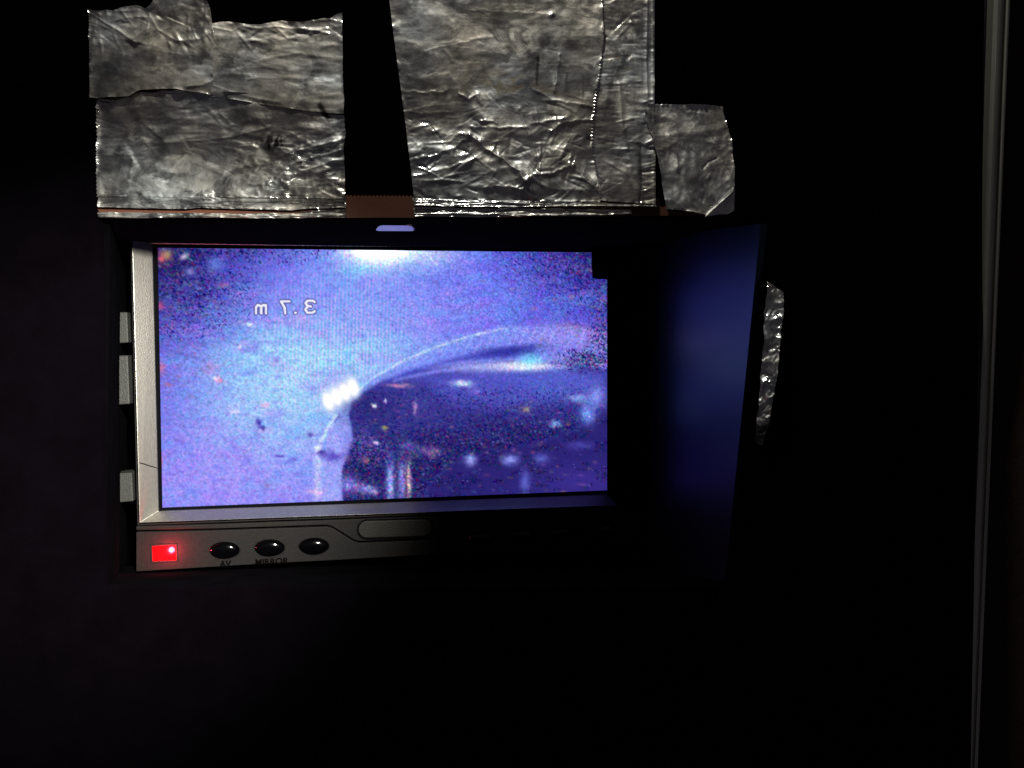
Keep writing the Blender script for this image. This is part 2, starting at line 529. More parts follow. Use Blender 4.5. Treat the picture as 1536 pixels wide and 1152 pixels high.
def dome(name, cx, cy, hw, hh, n0, h, mat, rings=9, seg=36):
    c = Q(cx, cy, n0)
    e1 = Q(cx + hw, cy - 0.03 * hw, n0) - c; e2 = Q(cx, cy - hh, n0) - c
    v = [c + np.array([0, -h, 0])]; f = []
    for i in range(1, rings + 1):
        rr_ = i / rings
        z = h * math.sqrt(max(0, 1 - rr_ ** 2.4))
        for j in range(seg):
            a = 2 * math.pi * j / seg
            v.append(c + e1 * math.cos(a) * rr_ + e2 * math.sin(a) * rr_ + np.array([0, -z, 0]))
    for j in range(seg):
        f.append([0, 1 + j, 1 + (j + 1) % seg])
    for i in range(rings - 1):
        for j in range(seg):
            a = 1 + i * seg + j; b_ = 1 + i * seg + (j + 1) % seg
            f.append([a, a + seg, b_ + seg, b_])
    return mesh_obj(name, v, f, mat, monitor, smooth=True)


def oval_ring(name, cx, cy, hw, hh, w, n0, h, mat, parent, seg=48):
    c = Q(cx, cy, n0)
    e1 = (Q(cx + 10, cy - 0.3, n0) - c) / 10; e2 = (Q(cx, cy - 10, n0) - c) / 10
    v = []; f = []
    prof = [(0, 0), (0.35, h), (0.75, h), (1.0, 0)]
    for j in range(seg):
        a = 2 * math.pi * j / seg
        for q, z in prof:
            v.append(c + e1 * math.cos(a) * (hw + w * q) + e2 * math.sin(a) * (hh + w * q) + np.array([0, -z, 0]))
    for j in range(seg):
        k = (j + 1) % seg
        for q in range(3):
            f.append([4 * j + q, 4 * j + q + 1, 4 * k + q + 1, 4 * k + q])
    return mesh_obj(name, v, f, mat, parent, smooth=True)


for bx_, by_ in [(337, 825.5), (404.5, 822), (471, 819.5)]:
    bt = dome('push_button', bx_, by_, BU, BV, NO - 1.0, 1.7, M_BUTTON)
    oval_ring('button_collar', bx_, by_, BU - 0.5, BV - 0.5, 2.2, NO - 1.05, 0.28, M_DARKGREY, bt)
for bx_, by_ in [(722, 807), (784, 803.5), (844, 800), (915, 796)]:
    bt = dome('push_button', bx_, by_, 20, 11.0, NO - 1.0, 1.6, M_BUTTON)
    oval_ring('button_collar', bx_, by_, 19.5, 10.5, 2.0, NO - 1.05, 0.28, M_DARKGREY, bt)


# printed words below the first two buttons
def word(txt, px, py, wpx, hpx):
    cu = bpy.data.curves.new('printed_text', 'FONT')
    cu.body = txt; cu.align_x = 'CENTER'; cu.align_y = 'CENTER'; cu.size = 1.0; cu.offset = 0.032
    tmp = bpy.data.objects.new('tmp', cu); COL.objects.link(tmp)
    bpy.context.view_layer.update()
    me = bpy.data.meshes.new_from_object(tmp.evaluated_get(bpy.context.evaluated_depsgraph_get()))
    bpy.data.objects.remove(tmp)
    co = np.zeros(len(me.vertices) * 3); me.vertices.foreach_get('co', co); co = co.reshape(-1, 3)
    lo, hi = co.min(0), co.max(0)
    sx = wpx / (hi[0] - lo[0]); sy = hpx / (hi[1] - lo[1])
    cx, cy = (lo[0] + hi[0]) / 2, (lo[1] + hi[1]) / 2
    pts = np.array([Q(px + (x - cx) * sx, py - (y - cy) * sy - (x - cx) * sx * 0.05, NO - 0.94) for x, y, _ in co])
    me.vertices.foreach_set('co', (pts * MM).ravel())
    o = bpy.data.objects.new('printed_label', me); COL.objects.link(o); o.parent = strip
    me.materials.clear(); me.materials.append(M_INK)
    return o


word('AV', 338, 845.6, 18, 9.4)
word('MIRROR', 408, 842.0, 50, 9.2)

# red indicator
led = extr('indicator_light', [(227.5, 819), (263.5, 817.5), (264.5, 840.5), (228.5, 842.5)], NO - 0.88, NO - 3, M_LED, bevel=0.2)
lf_o = [Q(225.5, 816.8, NO - 0.78), Q(265.8, 815.2, NO - 0.78), Q(266.8, 842.6, NO - 0.78), Q(226.5, 844.8, NO - 0.78)]
lf_i = [Q(228.0, 819.4, NO - 0.78), Q(263.2, 818.0, NO - 0.78), Q(264.2, 840.2, NO - 0.78), Q(229.0, 842.0, NO - 0.78)]
v = lf_o + lf_i + [p + np.array([0, 1.2, 0]) for p in lf_o] + [p + np.array([0, 1.2, 0]) for p in lf_i]
f = []
for i in range(4):
    j = (i + 1) % 4
    f += [[i, j, 4 + j, 4 + i], [i, 8 + i, 8 + j, j], [4 + i, 4 + j, 12 + j, 12 + i]]
mesh_obj('light_frame', v, f, M_DARKGREY, led, bevel=0.06)
ld = bpy.data.lights.new('indicator_glow', 'POINT'); ld.energy = 0.026; ld.color = (1.0, 0.03, 0.06); ld.shadow_soft_size = 0.0008; ld.specular_factor = 0.0
lo_ = bpy.data.objects.new('indicator_glow', ld); COL.objects.link(lo_)
lo_.parent = monitor
lo_.location = [c * MM for c in (Q(249, 832, NO + 2.2))]

# clips at the left flank of the monitor
for pts, n1 in [([(168, 468.5), (190.5, 468), (192.5, 514), (170, 515)], 0.5),
                ([(161.5, 534), (191.5, 533), (194.5, 606), (164, 608)], 1.5),
                ([(175.5, 710), (197.5, 709), (200, 752), (177, 754)], 0.0)]:
    cl = extr('side_clip', pts, n1, n1 - 8, M_CLIP, bevel=0.35)
    (x0, y0), (x1, y1), (x2, y2), (x3, y3) = pts
    extr('clip_edge', [(x0 - 3.5, y0), (x0 - 1.6, y0), (x3 - 1.6, y3), (x3 - 3.5, y3)], n1 + 0.3, n1 - 6, M_CLIP, cl, bevel=0.08)

# black cloth tape stuck over the right flank of the bezel and the screen corner
def W(px, py, n):                            # the same point in world mm
    return mon_base + R3 @ Q(px, py, n)


NT = NO + 0.5
teeth = [(959.5 + 1.3 * float(tri(np.array(y / 4.9))) - 0.004 * (y - 360), y) for y in np.arange(356, 782, 1.225)]
tp = [(888, 350)] + teeth + [(912.8, 745), (912.5, 420), (906, 418.5), (898, 419), (889, 416.5), (887.5, 396)]
t0 = W(930, 780, NT)
fr = [W(x, y, NT) for x, y in tp]
v, f = prism(fr, [p + uy * 0.2 for p in fr])
bt_ = mesh_obj('black_tape', v, f, M_TAPE, None, origin=t0)
bt_.location = [c * MM for c in t0]
tag(bt_, 'matte black tape covering the right side of the monitor and one screen corner', 'tape')
for k in range(7):
    x = 957.6 - 0.5 * k; y = 474 + 4.9 * k
    q = [W(x - .8, y - .7, NT + .25), W(x + .8, y - .7, NT + .25), W(x + .8, y + .7, NT + .25), W(x - .8, y + .7, NT + .25)]
    v, f = prism(q, [p + uy * 0.2 for p in q])
    mesh_obj('edge_tooth', v, f, M_TOOTH, bt_, origin=t0)

# ------------------------------------------------------------------ the picture on the screen
NX, NY = 520, 296
su = np.linspace(0, 1, NX); sv = np.linspace(0, 1, NY)
S, T = np.meshgrid(su, sv)
a_, b_, c_, d_ = [Q(*c, 0.0) for c in corners]
vv = ((1 - S)[..., None] * (1 - T)[..., None] * a_ + S[..., None] * (1 - T)[..., None] * b_
      + S[..., None] * T[..., None] * c_ + (1 - S)[..., None] * T[..., None] * d_)


wv = vv @ R3.T + mon_base                     # where each point of the picture lies, to draw it in photograph pixels
X = 768 + F * wv[..., 0] / wv[..., 1]
Y = 576 - F * wv[..., 2] / wv[..., 1]


def gauss(cx, cy, sx, sy, rot=0.0):
    c, s_ = math.cos(rot), math.sin(rot)
    dx, dy = X - cx, Y - cy
    a = (dx * c + dy * s_) / sx; b2 = (-dx * s_ + dy * c) / sy
    return np.exp(-0.5 * (a * a + b2 * b2))


img = np.zeros(X.shape + (3,))


def lay(mask, col):
    global img
    mk = np.clip(mask, 0, 1)[..., None]
    img = img * (1 - mk) + np.array(col, float) * mk


def grain(k=1):
    g = rng.standard_normal(X.shape)
    for _ in range(k):
        g = (g + np.roll(g, 1, 0) * .7 + np.roll(g, 1, 1) * .7 + np.roll(np.roll(g, 1, 0), 1, 1) * .5)
    return g / g.std()


# open water
img[:] = (98, 94, 230)
lay(0.8 * smooth(380, 470, Y) * smooth(250, 420, X) * smooth(760, 600, X), (122, 120, 248))
lay(0.6 * gauss(560, 440, 150, 50), (118, 120, 250))
lay(0.95 * smooth(440, 700, Y) * smooth(640, 330, X), (152, 144, 252))
lay(0.75 * gauss(240, 560, 50, 80), (108, 96, 220))
lay(0.6 * gauss(280, 470, 60, 60), (104, 86, 210))
lay(0.95 * gauss(445, 560, 105, 66, -0.1), (142, 196, 255))
lay(0.85 * gauss(480, 525, 80, 18, -0.05), (124, 214, 255))
lay(0.75 * gauss(560, 520, 60, 32, -0.4), (136, 206, 255))
lay(0.5 * gauss(440, 580, 40, 12, 0.3), (120, 150, 245))
lay(0.75 * gauss(420, 640, 80, 60), (160, 186, 255))
lay(0.6 * gauss(500, 470, 90, 50), (142, 150, 255))
lay(0.7 * gauss(440, 575, 60, 50), (164, 212, 255))
lay(0.6 * gauss(340, 725, 80, 34), (166, 152, 255))
lay(0.5 * gauss(470, 420, 60, 36), (140, 136, 250))
lay(0.5 * gauss(640, 440, 120, 34), (122, 134, 250))
lay(0.45 * gauss(700, 480, 90, 22, -0.2), (142, 118, 244))
lay(0.6 * smooth(740, 900, X) * smooth(560, 380, Y), (86, 82, 228))
lay(0.8 * gauss(925, 370, 80, 46), (44, 40, 150))
lay(0.85 * gauss(228, 366, 92, 60), (36, 34, 120))
lay(0.55 * gauss(560, 480, 50, 10, 0.25), (138, 120, 245))
lay(0.62 * gauss(476, 545, 92, 58, -0.2), (176, 220, 255))
lay(0.4 * gauss(540, 440, 60, 40), (150, 176, 255))
# soft mottling in three tints
lay(0.30 * smooth(.05, .5, fbm(X / 46, Y / 20, 201)), (170, 130, 246))
lay(0.30 * smooth(.05, .5, fbm(X / 40, Y / 18, 202)), (100, 170, 252))
lay(0.22 * smooth(.1, .5, fbm(X / 16, Y / 9, 203)), (96, 92, 226))
# hot spot of the lamp at the top
lay(0.95 * gauss(590, 372, 66, 26), (150, 200, 255))
lay(0.8 * gauss(652, 380, 24, 12), (184, 194, 255))
lay(0.6 * gauss(545, 402, 20, 8), (120, 220, 255))
lay(1.6 * gauss(568, 370, 33, 17), (255, 255, 255))
lay(0.7 * smooth(2.2, 0.4, seg_dist(X, Y, [(636, 376), (655, 397)])[0]), (200, 220, 255))

OUT = [(468, 762), (474, 715), (479, 682), (492, 648), (512, 612), (530, 592), (560, 566), (605, 541),
       (650, 522), (705, 504), (763, 491), (815, 488), (870, 491), (915, 498)]
pipe_area = OUT + [(915, 765)]
body = [(524, 622), (528, 604), (543, 590), (566, 576), (620, 556), (690, 546), (760, 541), (850, 545), (914, 556), (914, 765), (515, 765), (514, 705), (530, 660), (528, 644)]
lay(0.6 * poly_mask(X, Y, pipe_area, 4) * smooth(600, 560, Y), (112, 134, 246))
lay(0.5 * gauss(820, 512, 10, 40, 0.35), (84, 150, 220))
lay(0.4 * gauss(770, 478, 12, 60, 0.35), (84, 146, 236))
lay(0.55 * gauss(850, 500, 60, 12), (172, 122, 232))
lay(0.5 * gauss(855, 492, 12, 4), (160, 150, 130)); lay(0.4 * gauss(880, 514, 16, 4), (90, 160, 140))
lay(0.9 * poly_mask(X, Y, [(466, 765), (474, 715), (480, 682), (494, 648), (512, 625), (526, 640), (530, 662), (514, 705), (516, 765)], 5), (160, 166, 252))
IN = [(552, 585), (575, 572), (614, 555), (669, 540), (723, 528), (767, 521), (800, 519), (802, 530), (760, 536), (705, 541), (654, 551), (600, 568), (566, 584)]
band = poly_mask(X, Y, OUT[5:] + [(914, 552), (850, 545), (760, 541), (690, 546), (620, 556), (566, 576)], 4)
lay(0.6 * band, (134, 150, 250))
lay(0.4 * band * smooth(760, 880, X), (168, 128, 236))
lay(0.24 * band * smooth(.2, .9, np.sin((X + 0.5 * Y) * 0.42)) * smooth(640, 700, X), (172, 190, 255))
lay(0.96 * poly_mask(X, Y, body, 3), (60, 58, 152))
lay(0.8 * poly_mask(X, Y, IN, 6), (66, 66, 186))
lay(0.85 * gauss(765, 527, 36, 6, -0.08), (46, 44, 150))
lay(0.8 * poly_mask(X, Y, [(630, 566), (720, 552), (850, 550), (905, 562), (880, 596), (780, 616), (680, 606)], 18), (88, 90, 206))
lay(0.45 * gauss(830, 580, 40, 16), (90, 120, 226))
lay(0.85 * gauss(556, 612, 30, 20), (46, 42, 124))
# bright lines
dO, _ = seg_dist(X, Y, OUT[5:12])
lay(0.5 * np.exp(-(dO / 7) ** 2) * smooth(800, 600, X), (140, 184, 252))
lay(0.85 * np.exp(-(dO / 1.9) ** 2) * (0.78 + 0.22 * np.sin(X * 0.21 + 1.2)) * smooth(800, 720, X), (205, 224, 255))
dL, _ = seg_dist(X, Y, [(592, 570), (654, 557), (705, 550), (760, 549), (851, 550)])
lay(0.6 * np.exp(-(dL / 3.6) ** 2), (140, 144, 250))
lay(0.75 * gauss(775, 549, 62, 5), (176, 188, 255))
lay(1.25 * gauss(786, 549, 24, 4.2), (255, 240, 255))
lay(0.75 * gauss(795, 540, 12, 8), (116, 226, 255))
lay(0.45 * gauss(730, 552, 40, 5), (190, 200, 255))
# muddy bottom of the pipe and the deep indigo water
indigo = poly_mask(X, Y, [(628, 768), (650, 722), (672, 700), (700, 688), (750, 676), (790, 668), (830, 656), (872, 640), (918, 606), (918, 768)], 6)
ind_w = poly_mask(X + 7 * fbm(X / 12, Y / 9, 220), Y + 7 * fbm(X / 14, Y / 10, 221), [(628, 768), (650, 722), (672, 700), (700, 688), (750, 676), (790, 668), (830, 656), (872, 640), (918, 606), (918, 768)], 5)
mud = smooth(590, 668, Y + 0.10 * (X - 700) + 14 * fbm(X / 30, Y / 16, 222)) * poly_mask(X, Y, body, 5)
mud = np.maximum(mud, poly_mask(X, Y, [(514, 765), (514, 705), (528, 664), (560, 650), (660, 660), (660, 765)], 6) * 0.72)
mud *= (1 - ind_w)
lay(0.7 * mud, (48, 42, 128))
lay(0.97 * ind_w, (42, 34, 114))
lay(0.5 * gauss(870, 722, 50, 18) * ind_w, (72, 54, 164))
lay(0.5 * gauss(560, 680, 30, 14), (108, 92, 206))
lay(0.5 * gauss(536, 668, 14, 14), (112, 100, 214))

# moire stripes
st = np.sin(2 * np.pi * (X + 0.03 * Y) / 5.6)
wm = gauss(510, 490, 84, 80) * (1 - poly_mask(X, Y, body, 8))
img *= (1 + 0.035 * wm * st)[..., None]
img[..., 0] *= 1 + 0.15 * wm * st
img[..., 1] *= 1 - 0.03 * wm * st

# grain: stronger towards the dark corners and in the mud
dark = np.clip(gauss(232, 366, 78, 50) * 1.25, 0, 1)
dark = np.maximum(dark, 0.72 * gauss(330, 370, 110, 20))
dark = np.maximum(dark, 0.74 * gauss(254, 416, 84, 62))
dark = np.maximum(dark, 1.05 * gauss(930, 372, 104, 58))
dark = np.maximum(dark, 0.34 * gauss(890, 430, 90, 60))
dark = np.maximum(dark, 0.8 * smooth(858, 915, X) * smooth(585, 520, Y))
dark = np.maximum(dark, 1.0 * gauss(888, 540, 34, 12))
dark = np.maximum(dark, 0.84 * mud)
dark = np.maximum(dark, 0.36 * poly_mask(X, Y, body, 6) * smooth(552, 600, Y) * (1 - ind_w))
dark = np.maximum(dark, 0.72 * ind_w * smooth(-.05, .4, fbm(X / 22, Y / 8, 230)))
dark = np.clip(dark + 0.25 * dark * fbm(X / 10, Y / 7, 231), 0, 1)
g1 = grain(1); g2 = grain(2); g3 = grain(2); g4 = grain(1)
calm = 1 - ind_w * 0.6
g5 = grain(4)
img *= (1 + 0.018 * g5 * (1 - ind_w))[..., None]
img[..., 0] *= 1 + 0.03 * grain(4)
amp = (0.050 + 0.07 * smooth(500, 900, X) * smooth(620, 420, Y) + 0.05 * smooth(430, 250, X) * smooth(640, 420, Y) + 0.05 * dark) * calm
th = 1.75 - 2.2 * dark
punch = smooth(th - 1.1, th + 0.9, g1 * 0.75 + 0.55 * g4 + 0.3 * fbm(X / 9, Y / 9, 5)) * smooth(0.05, 0.3, dark)
deep = np.stack([22 + 18 * g2, 19 + 14 * g3, 66 + 26 * g4], -1).clip(0, 120)
mk = (0.88 * punch)[..., None]
img = img * (1 - mk) + deep * mk
# single things in the picture: stones, flakes, the two pale posts
blob = 3.0 * np.stack([fbm(X / 5, Y / 5, 240), fbm(X / 5, Y / 5, 241)], -1)
X0, Y0 = X, Y
X, Y = X0 + blob[..., 0], Y0 + blob[..., 1]
for cx, cy, sx, sy, a, c in [(869, 597, 12, 5, .8, (136, 160, 232)), (895, 594, 9, 12, .85, (134, 144, 244)), (882, 620, 8, 11, .9, (122, 150, 246)),
                             (833, 636, 6, 4, .9, (140, 160, 226)), (705, 690, 6, 6, .95, (150, 156, 236)), (765, 690, 9, 5, .95, (136, 144, 236)),
                             (812, 688, 8, 5, .7, (104, 110, 214)), (788, 722, 5, 13, .65, (106, 116, 220)), (870, 668, 14, 4, .5, (96, 88, 200)),
                             (640, 676, 18, 5, .5, (130, 106, 186)), (650, 680, 6, 3, .4, (190, 140, 150)), (612, 668, 8, 5, .5, (120, 120, 210)),
                             (523, 727, 9, 9, .85, (150, 144, 230)), (549, 733, 10, 5, .85, (146, 156, 236)), (560, 738, 4, 3, .8, (200, 170, 220)),
                             (586, 724, 4.6, 22, .95, (148, 162, 248)), (596, 724, 2.2, 22, .85, (52, 46, 110)), (603, 724, 4, 22, .8, (150, 150, 236)),
                             (613, 722, 3.0, 20, .85, (214, 172, 196)), (609, 732, 1.5, 16, .7, (90, 60, 110)),
                             (477, 673, 3.4, 3.4, 1, (244, 248, 255)), (478, 692, 4, 9, .8, (204, 212, 255)), (500, 684, 12, 5, .85, (90, 76, 196)),
                             (483, 679, 4, 3, .9, (66, 54, 160)), (474, 738, 8, 2.4, .95, (245, 200, 245)), (507, 676, 5, 4, .5, (180, 180, 250)),
                             (476, 722, 3, 18, .7, (206, 206, 255)), (561, 608, 2.4, 2.4, 1, (240, 240, 255)), (578, 601, 2, 2, .9, (200, 200, 250)),
                             (597, 578, 13, 2.2, .75, (204, 150, 190)), (623, 612, 2.4, 8, .75, (200, 140, 206)), (577, 642, 4, 1.8, .7, (180, 176, 100)),
                             (564, 665, 2, 2, .95, (230, 230, 255)), (548, 690, 4, 3, .5, (180, 130, 130)), (694, 575, 10, 3.0, .95, (200, 228, 255)),
                             (714, 588, 5, 4, .5, (150, 140, 240)), (790, 614, 4, 4, .6, (190, 170, 130)),
                             (388, 634, 3, 4, .95, (84, 66, 180)), (397, 646, 6, 2.4, .7, (215, 185, 245)), (393, 642, 5, 2.2, .8, (76, 62, 166)),
                             (352, 618, 5, 1.8, .9, (216, 206, 255)), (418, 684, 6, 1.6, .85, (96, 80, 190)), (440, 689, 5, 2.6, .6, (112, 96, 206)),
                             (398, 607, 5, 2.5, .8, (232, 180, 226)), (330, 571, 5, 2, .85, (236, 150, 190)), (324, 567, 3, 2, .95, (255, 236, 255)),
                             (317, 552, 8, 7, .4, (220, 120, 200)), (254, 577, 4, 2, .55, (220, 130, 150)), (242, 553, 4, 6, .7, (236, 110, 150)),
                             (374, 487, 3, 2, .95, (232, 232, 255)), (360, 520, 2, 2, .9, (226, 220, 255)), (452, 478, 8, 4, .4, (200, 150, 220)),
                             (335, 428, 6, 2, .45, (210, 120, 160)), (400, 728, 7, 4, .45, (150, 124, 186)), (466, 652, 3, 2, .7, (80, 66, 170))]:
    lay(1.15 * a * gauss(cx, cy, sx, sy), c)
lay(0.75 * np.exp(-(seg_dist(X, Y, [(504, 622), (492, 642), (482, 662)])[0] / 3) ** 2), (214, 230, 255))
lay(0.7 * np.exp(-(seg_dist(X, Y, [(509, 622), (501, 634)])[0] / 1.4) ** 2), (96, 84, 190))
X, Y = X0, Y0
img *= (1 + amp * g1)[..., None]
img[..., 0] *= 1 + (0.050 + 0.14 * dark) * g2 * calm
img[..., 1] *= 1 + (0.035 + 0.14 * dark) * g3 * calm
lay(0.6 * smooth(1.3, 2.5, grain(1)) * dark, (140, 150, 246))
lay(0.45 * smooth(2.2, 3.0, grain(1)) * (1 - poly_mask(X, Y, pipe_area, 4)), (64, 60, 170))
# coloured compression blotches
cols = [(206, 96, 120), (70, 130, 110), (140, 130, 100), (190, 120, 210), (60, 140, 190), (226, 130, 110), (80, 60, 120), (110, 120, 130)]
for k in range(520):
    zone = rng.random()
    if zone < .38:
        cx, cy = 236 + abs(rng.normal(0, 55)), rng.uniform(385, 600)
    elif zone < .68:
        cx, cy = 910 - abs(rng.normal(0, 60)), rng.uniform(395, 550)
    else:
        cx, cy = rng.uniform(520, 905), rng.uniform(600, 740)
    lay(rng.uniform(.12, .38) * gauss(cx, cy, rng.uniform(1.0, 3.4), rng.uniform(.9, 1.7)), cols[rng.integers(len(cols))])
# fine light specks in the indigo water
lay(0.7 * smooth(2.1, 2.9, grain(1)) * ind_w * smooth(-.1, .5, fbm(X / 18, Y / 10, 3)), (150, 136, 226))

# row of four washed-out bumps
for i, t in enumerate(np.linspace(0, 1, 4)):
    lay(2.0 * gauss(492.5 + 37 * t, 602 - 21 * t, 5.4, 9.0, -0.3), (255, 255, 255))
# rubbish in the dark top left corner
lay(0.9 * gauss(247, 383, 7, 6), (190, 110, 110)); lay(0.8 * gauss(251, 382, 4, 4), (170, 150, 110))
lay(0.9 * gauss(242, 389, 3, 3), (240, 100, 120)); lay(0.9 * gauss(276, 385, 5, 3, -0.5), (214, 200, 226))
lay(0.8 * gauss(285, 408, 5, 4, 0.6), (150, 150, 220)); lay(0.7 * gauss(240, 459, 4, 4), (220, 90, 130))
lay(0.7 * gauss(323, 396, 8, 7), (120, 150, 245)); lay(0.7 * gauss(241, 692, 2, 6), (230, 60, 80))
# thin violet rim of the picture
lay(0.5 * smooth(1.8, 0.3, np.abs(T) * 390), (110, 100, 190))


# mirrored depth reading
def stroke(polys, w_in, w_out):
    d = np.full(X.shape, 1e9)
    for p in polys:
        d = np.minimum(d, seg_dist(X, Y, p)[0])
    lay(0.85 * smooth(w_out + 0.8, w_out - 0.8, d), (58, 46, 120))
    lay(smooth(w_in + 0.7, w_in - 0.5, d), (240, 240, 255))


def mir(pts, x_right, y0, sx, sy):            # glyph cell 0..1, drawn mirrored
    return [(x_right - a * sx, y0 + b_ * sy) for a, b_ in pts]


three = [(0, .10), (.25, 0), (.75, 0), (.98, .2), (.75, .46), (.4, .48)], [(.75, .48), (1, .74), (.78, 1), (.25, 1), (0, .88)]
seven = [(0, 0), (1, 0)], [(1, 0), (.55, .55), (.5, 1)]
mm_ = [(0, 1), (0, .32)], [(0, .42), (.25, .32), (.48, .45), (.48, 1)], [(.5, .42), (.8, .32), (1, .5), (1, 1)]
strokes = []
strokes += [mir(g, 472, 451, 14, 18) for g in three]
strokes += [mir(g, 434, 452, 12.5, 18) for g in seven]
strokes += [mir(g, 399, 451.5, 15, 18.5) for g in mm_]
strokes += [[(443.6, 469.2), (442.6, 469.2)]]
stroke(strokes, 1.75, 3.3)

img = np.clip(img, 0, 255) / 255.0
lin = np.where(img <= 0.04045, img / 12.92, ((img + 0.055) / 1.055) ** 2.4)
lin *= (1 + 1.6 * np.clip(gauss(572, 368, 32, 12), 0, 1))[..., None]      # the lamp in the picture clips

def grid_mesh(name, pts, mat, parent, origin=(0, 0, 0), smooth_=True):
    ny, nx = pts.shape[:2]
    v = (pts.reshape(-1, 3) - np.asarray(origin, float)) * MM
    idx = np.arange(nx * ny).reshape(ny, nx)
    q = np.stack([idx[:-1, :-1], idx[1:, :-1], idx[1:, 1:], idx[:-1, 1:]], -1).reshape(-1, 4)
    me = bpy.data.meshes.new(name)
    me.vertices.add(len(v)); me.vertices.foreach_set('co', v.ravel())
    me.loops.add(q.size); me.loops.foreach_set('vertex_index', q.ravel())
    me.polygons.add(len(q))
    me.polygons.foreach_set('loop_start', np.arange(0, q.size, 4))
    me.polygons.foreach_set('use_smooth', np.full(len(q), smooth_))
    me.update(); me.validate()
    me.materials.append(mat)
    o = bpy.data.objects.new(name, me); COL.objects.link(o)
    if parent: o.parent = parent
    return o


def color_attr(o, name, arr):
    at_ = o.data.attributes.new(name, 'FLOAT_COLOR', 'POINT')
    rgba = np.ones((arr.shape[0] * arr.shape[1], 4)); rgba[:, :3] = arr.reshape(-1, 3)
    at_.data.foreach_set('color', rgba.ravel())


scr = grid_mesh('screen', vv, M_SCREEN, monitor, smooth_=False)
color_attr(scr, 'picture', lin)
scr['label'] = 'glowing blue violet picture with mirrored depth reading'

# added mirror plate under the front edge, tilted to make the screen's violet glint
ins_c = P(592, 342, D + 2.4)
hit = scr_c + ux * (-46) + uz * (-28)
n_ = (hit - ins_c) / np.linalg.norm(hit - ins_c) - ins_c / np.linalg.norm(ins_c)
n_ /= np.linalg.norm(n_)


ip = [(564, 345.3), (565.5, 342), (569, 339), (574, 338), (612, 338.3), (617, 339.3), (620, 342.2), (621, 345.5), (618, 346.6), (567, 346.4)]
fr = [on_plane(x, y, ins_c, n_) for x, y in ip]
v, f = prism(fr, [p - n_ * 0.5 for p in fr])
mesh_obj('added_glint_mirror', v, f, M_GLOSS, case, origin=case0)


# ------------------------------------------------------------------ foil tape
def interp(pts):
    a = np.array(sorted(pts), float)
    return lambda q: np.interp(q, a[:, 0], a[:, 1])


def tents(X, Y, n, box, ang, lng, wid, amp, rg, mask=None):
    """random short folds: crisp ridge lines with finite length"""
    h = np.zeros(X.shape)
    x0, y0, x1, y1 = box
    for _ in range(n):
        cx, cy = rg.uniform(x0, x1), rg.uniform(y0, y1)
        a = rg.normal(ang[0], ang[1]); L = rg.uniform(*lng); w = rg.uniform(*wid); am = rg.uniform(*amp) * rg.choice([-1, 1])
        c, s_ = math.cos(a), math.sin(a)
        u = (X - cx) * c + (Y - cy) * s_; q = -(X - cx) * s_ + (Y - cy) * c + 0.04 * u * u / L * rg.uniform(-1, 1)
        asym = np.where(q > 0, np.maximum(0, 1 - q / (w * rg.uniform(.3, 1))), np.maximum(0, 1 + q / w))
        h += am * w * asym * np.exp(-(u / L) ** 2)
    return h if mask is None else h * mask


def foil(name, left, right, top, bottom, depth, nx, ny, hfun, wfun, parent, origin):
    """sheet bounded by four edge curves (picture pixels), relief h in pixels towards the viewer"""
    ys = [p[0] for p in left] + [p[0] for p in right]
    y0, y1 = min(ys), max(ys)
    s_, t_ = np.meshgrid(np.linspace(0, 1, nx), np.linspace(0, 1, ny))
    ya = y0 + (y1 - y0) * t_
    Lf, Rf, Tf, Bf = interp(left), interp(right), interp(top), interp(bottom)
    Xp = Lf(ya) * (1 - s_) + Rf(ya) * s_
    Yp = Tf(Xp) * (1 - t_) + Bf(Xp) * t_
    h = hfun(Xp, Yp)
    wide = np.maximum(1.0, Rf(ya) - Lf(ya)); tall = np.maximum(1.0, Bf(Xp) - Tf(Xp))
    ed = np.minimum(np.minimum(s_, 1 - s_) * wide, np.minimum(t_, 1 - t_) * tall)
    h = h + 2.6 * np.exp(-ed / 2.6) * smooth(-.15, .5, fbm(Xp / 17, Yp / 17, 301, 3)) + 0.7 * np.exp(-ed / 5.0) * fbm(Xp / 8, Yp / 8, 302, 2)
    px = depth / F                                       # mm per pixel at that depth
    pts = np.stack([(Xp - 768) * px, np.full(Xp.shape, depth), -(Yp - 576) * px], -1)
    pts[..., 1] -= h * px
    o = grid_mesh(name, pts, M_FOIL, parent, origin)
    color_attr(o, 'wear', wfun(Xp, Yp))
    return o


def wear0(X, Y):
    return np.zeros(X.shape + (3,))


def zig(a, b, fixed_fn, period, amp, step):
    """serrated edge: list of (coordinate, value)"""
    q = np.arange(a, b + step, step)
    return [(float(c), float(fixed_fn(c) + amp * tri(np.array(c / period)))) for c in q]


ridge = lambda X, Y, pts, w, a: a * np.exp(-(seg_dist(X, Y, pts)[0] / w))


def step(X, Y, pts, w, a):
    d, sd = seg_dist(X, Y, pts)
    return a * smooth(-w, w, d * sd)


# ---- left sheet
oA = P(335, 328, D)
foilA = empty('foil_sheet', oA)
tag(foilA, 'left sheet of crumpled aluminium foil tape with torn top and black smudges', 'foil tape', 'foil tape stuck on the black case')


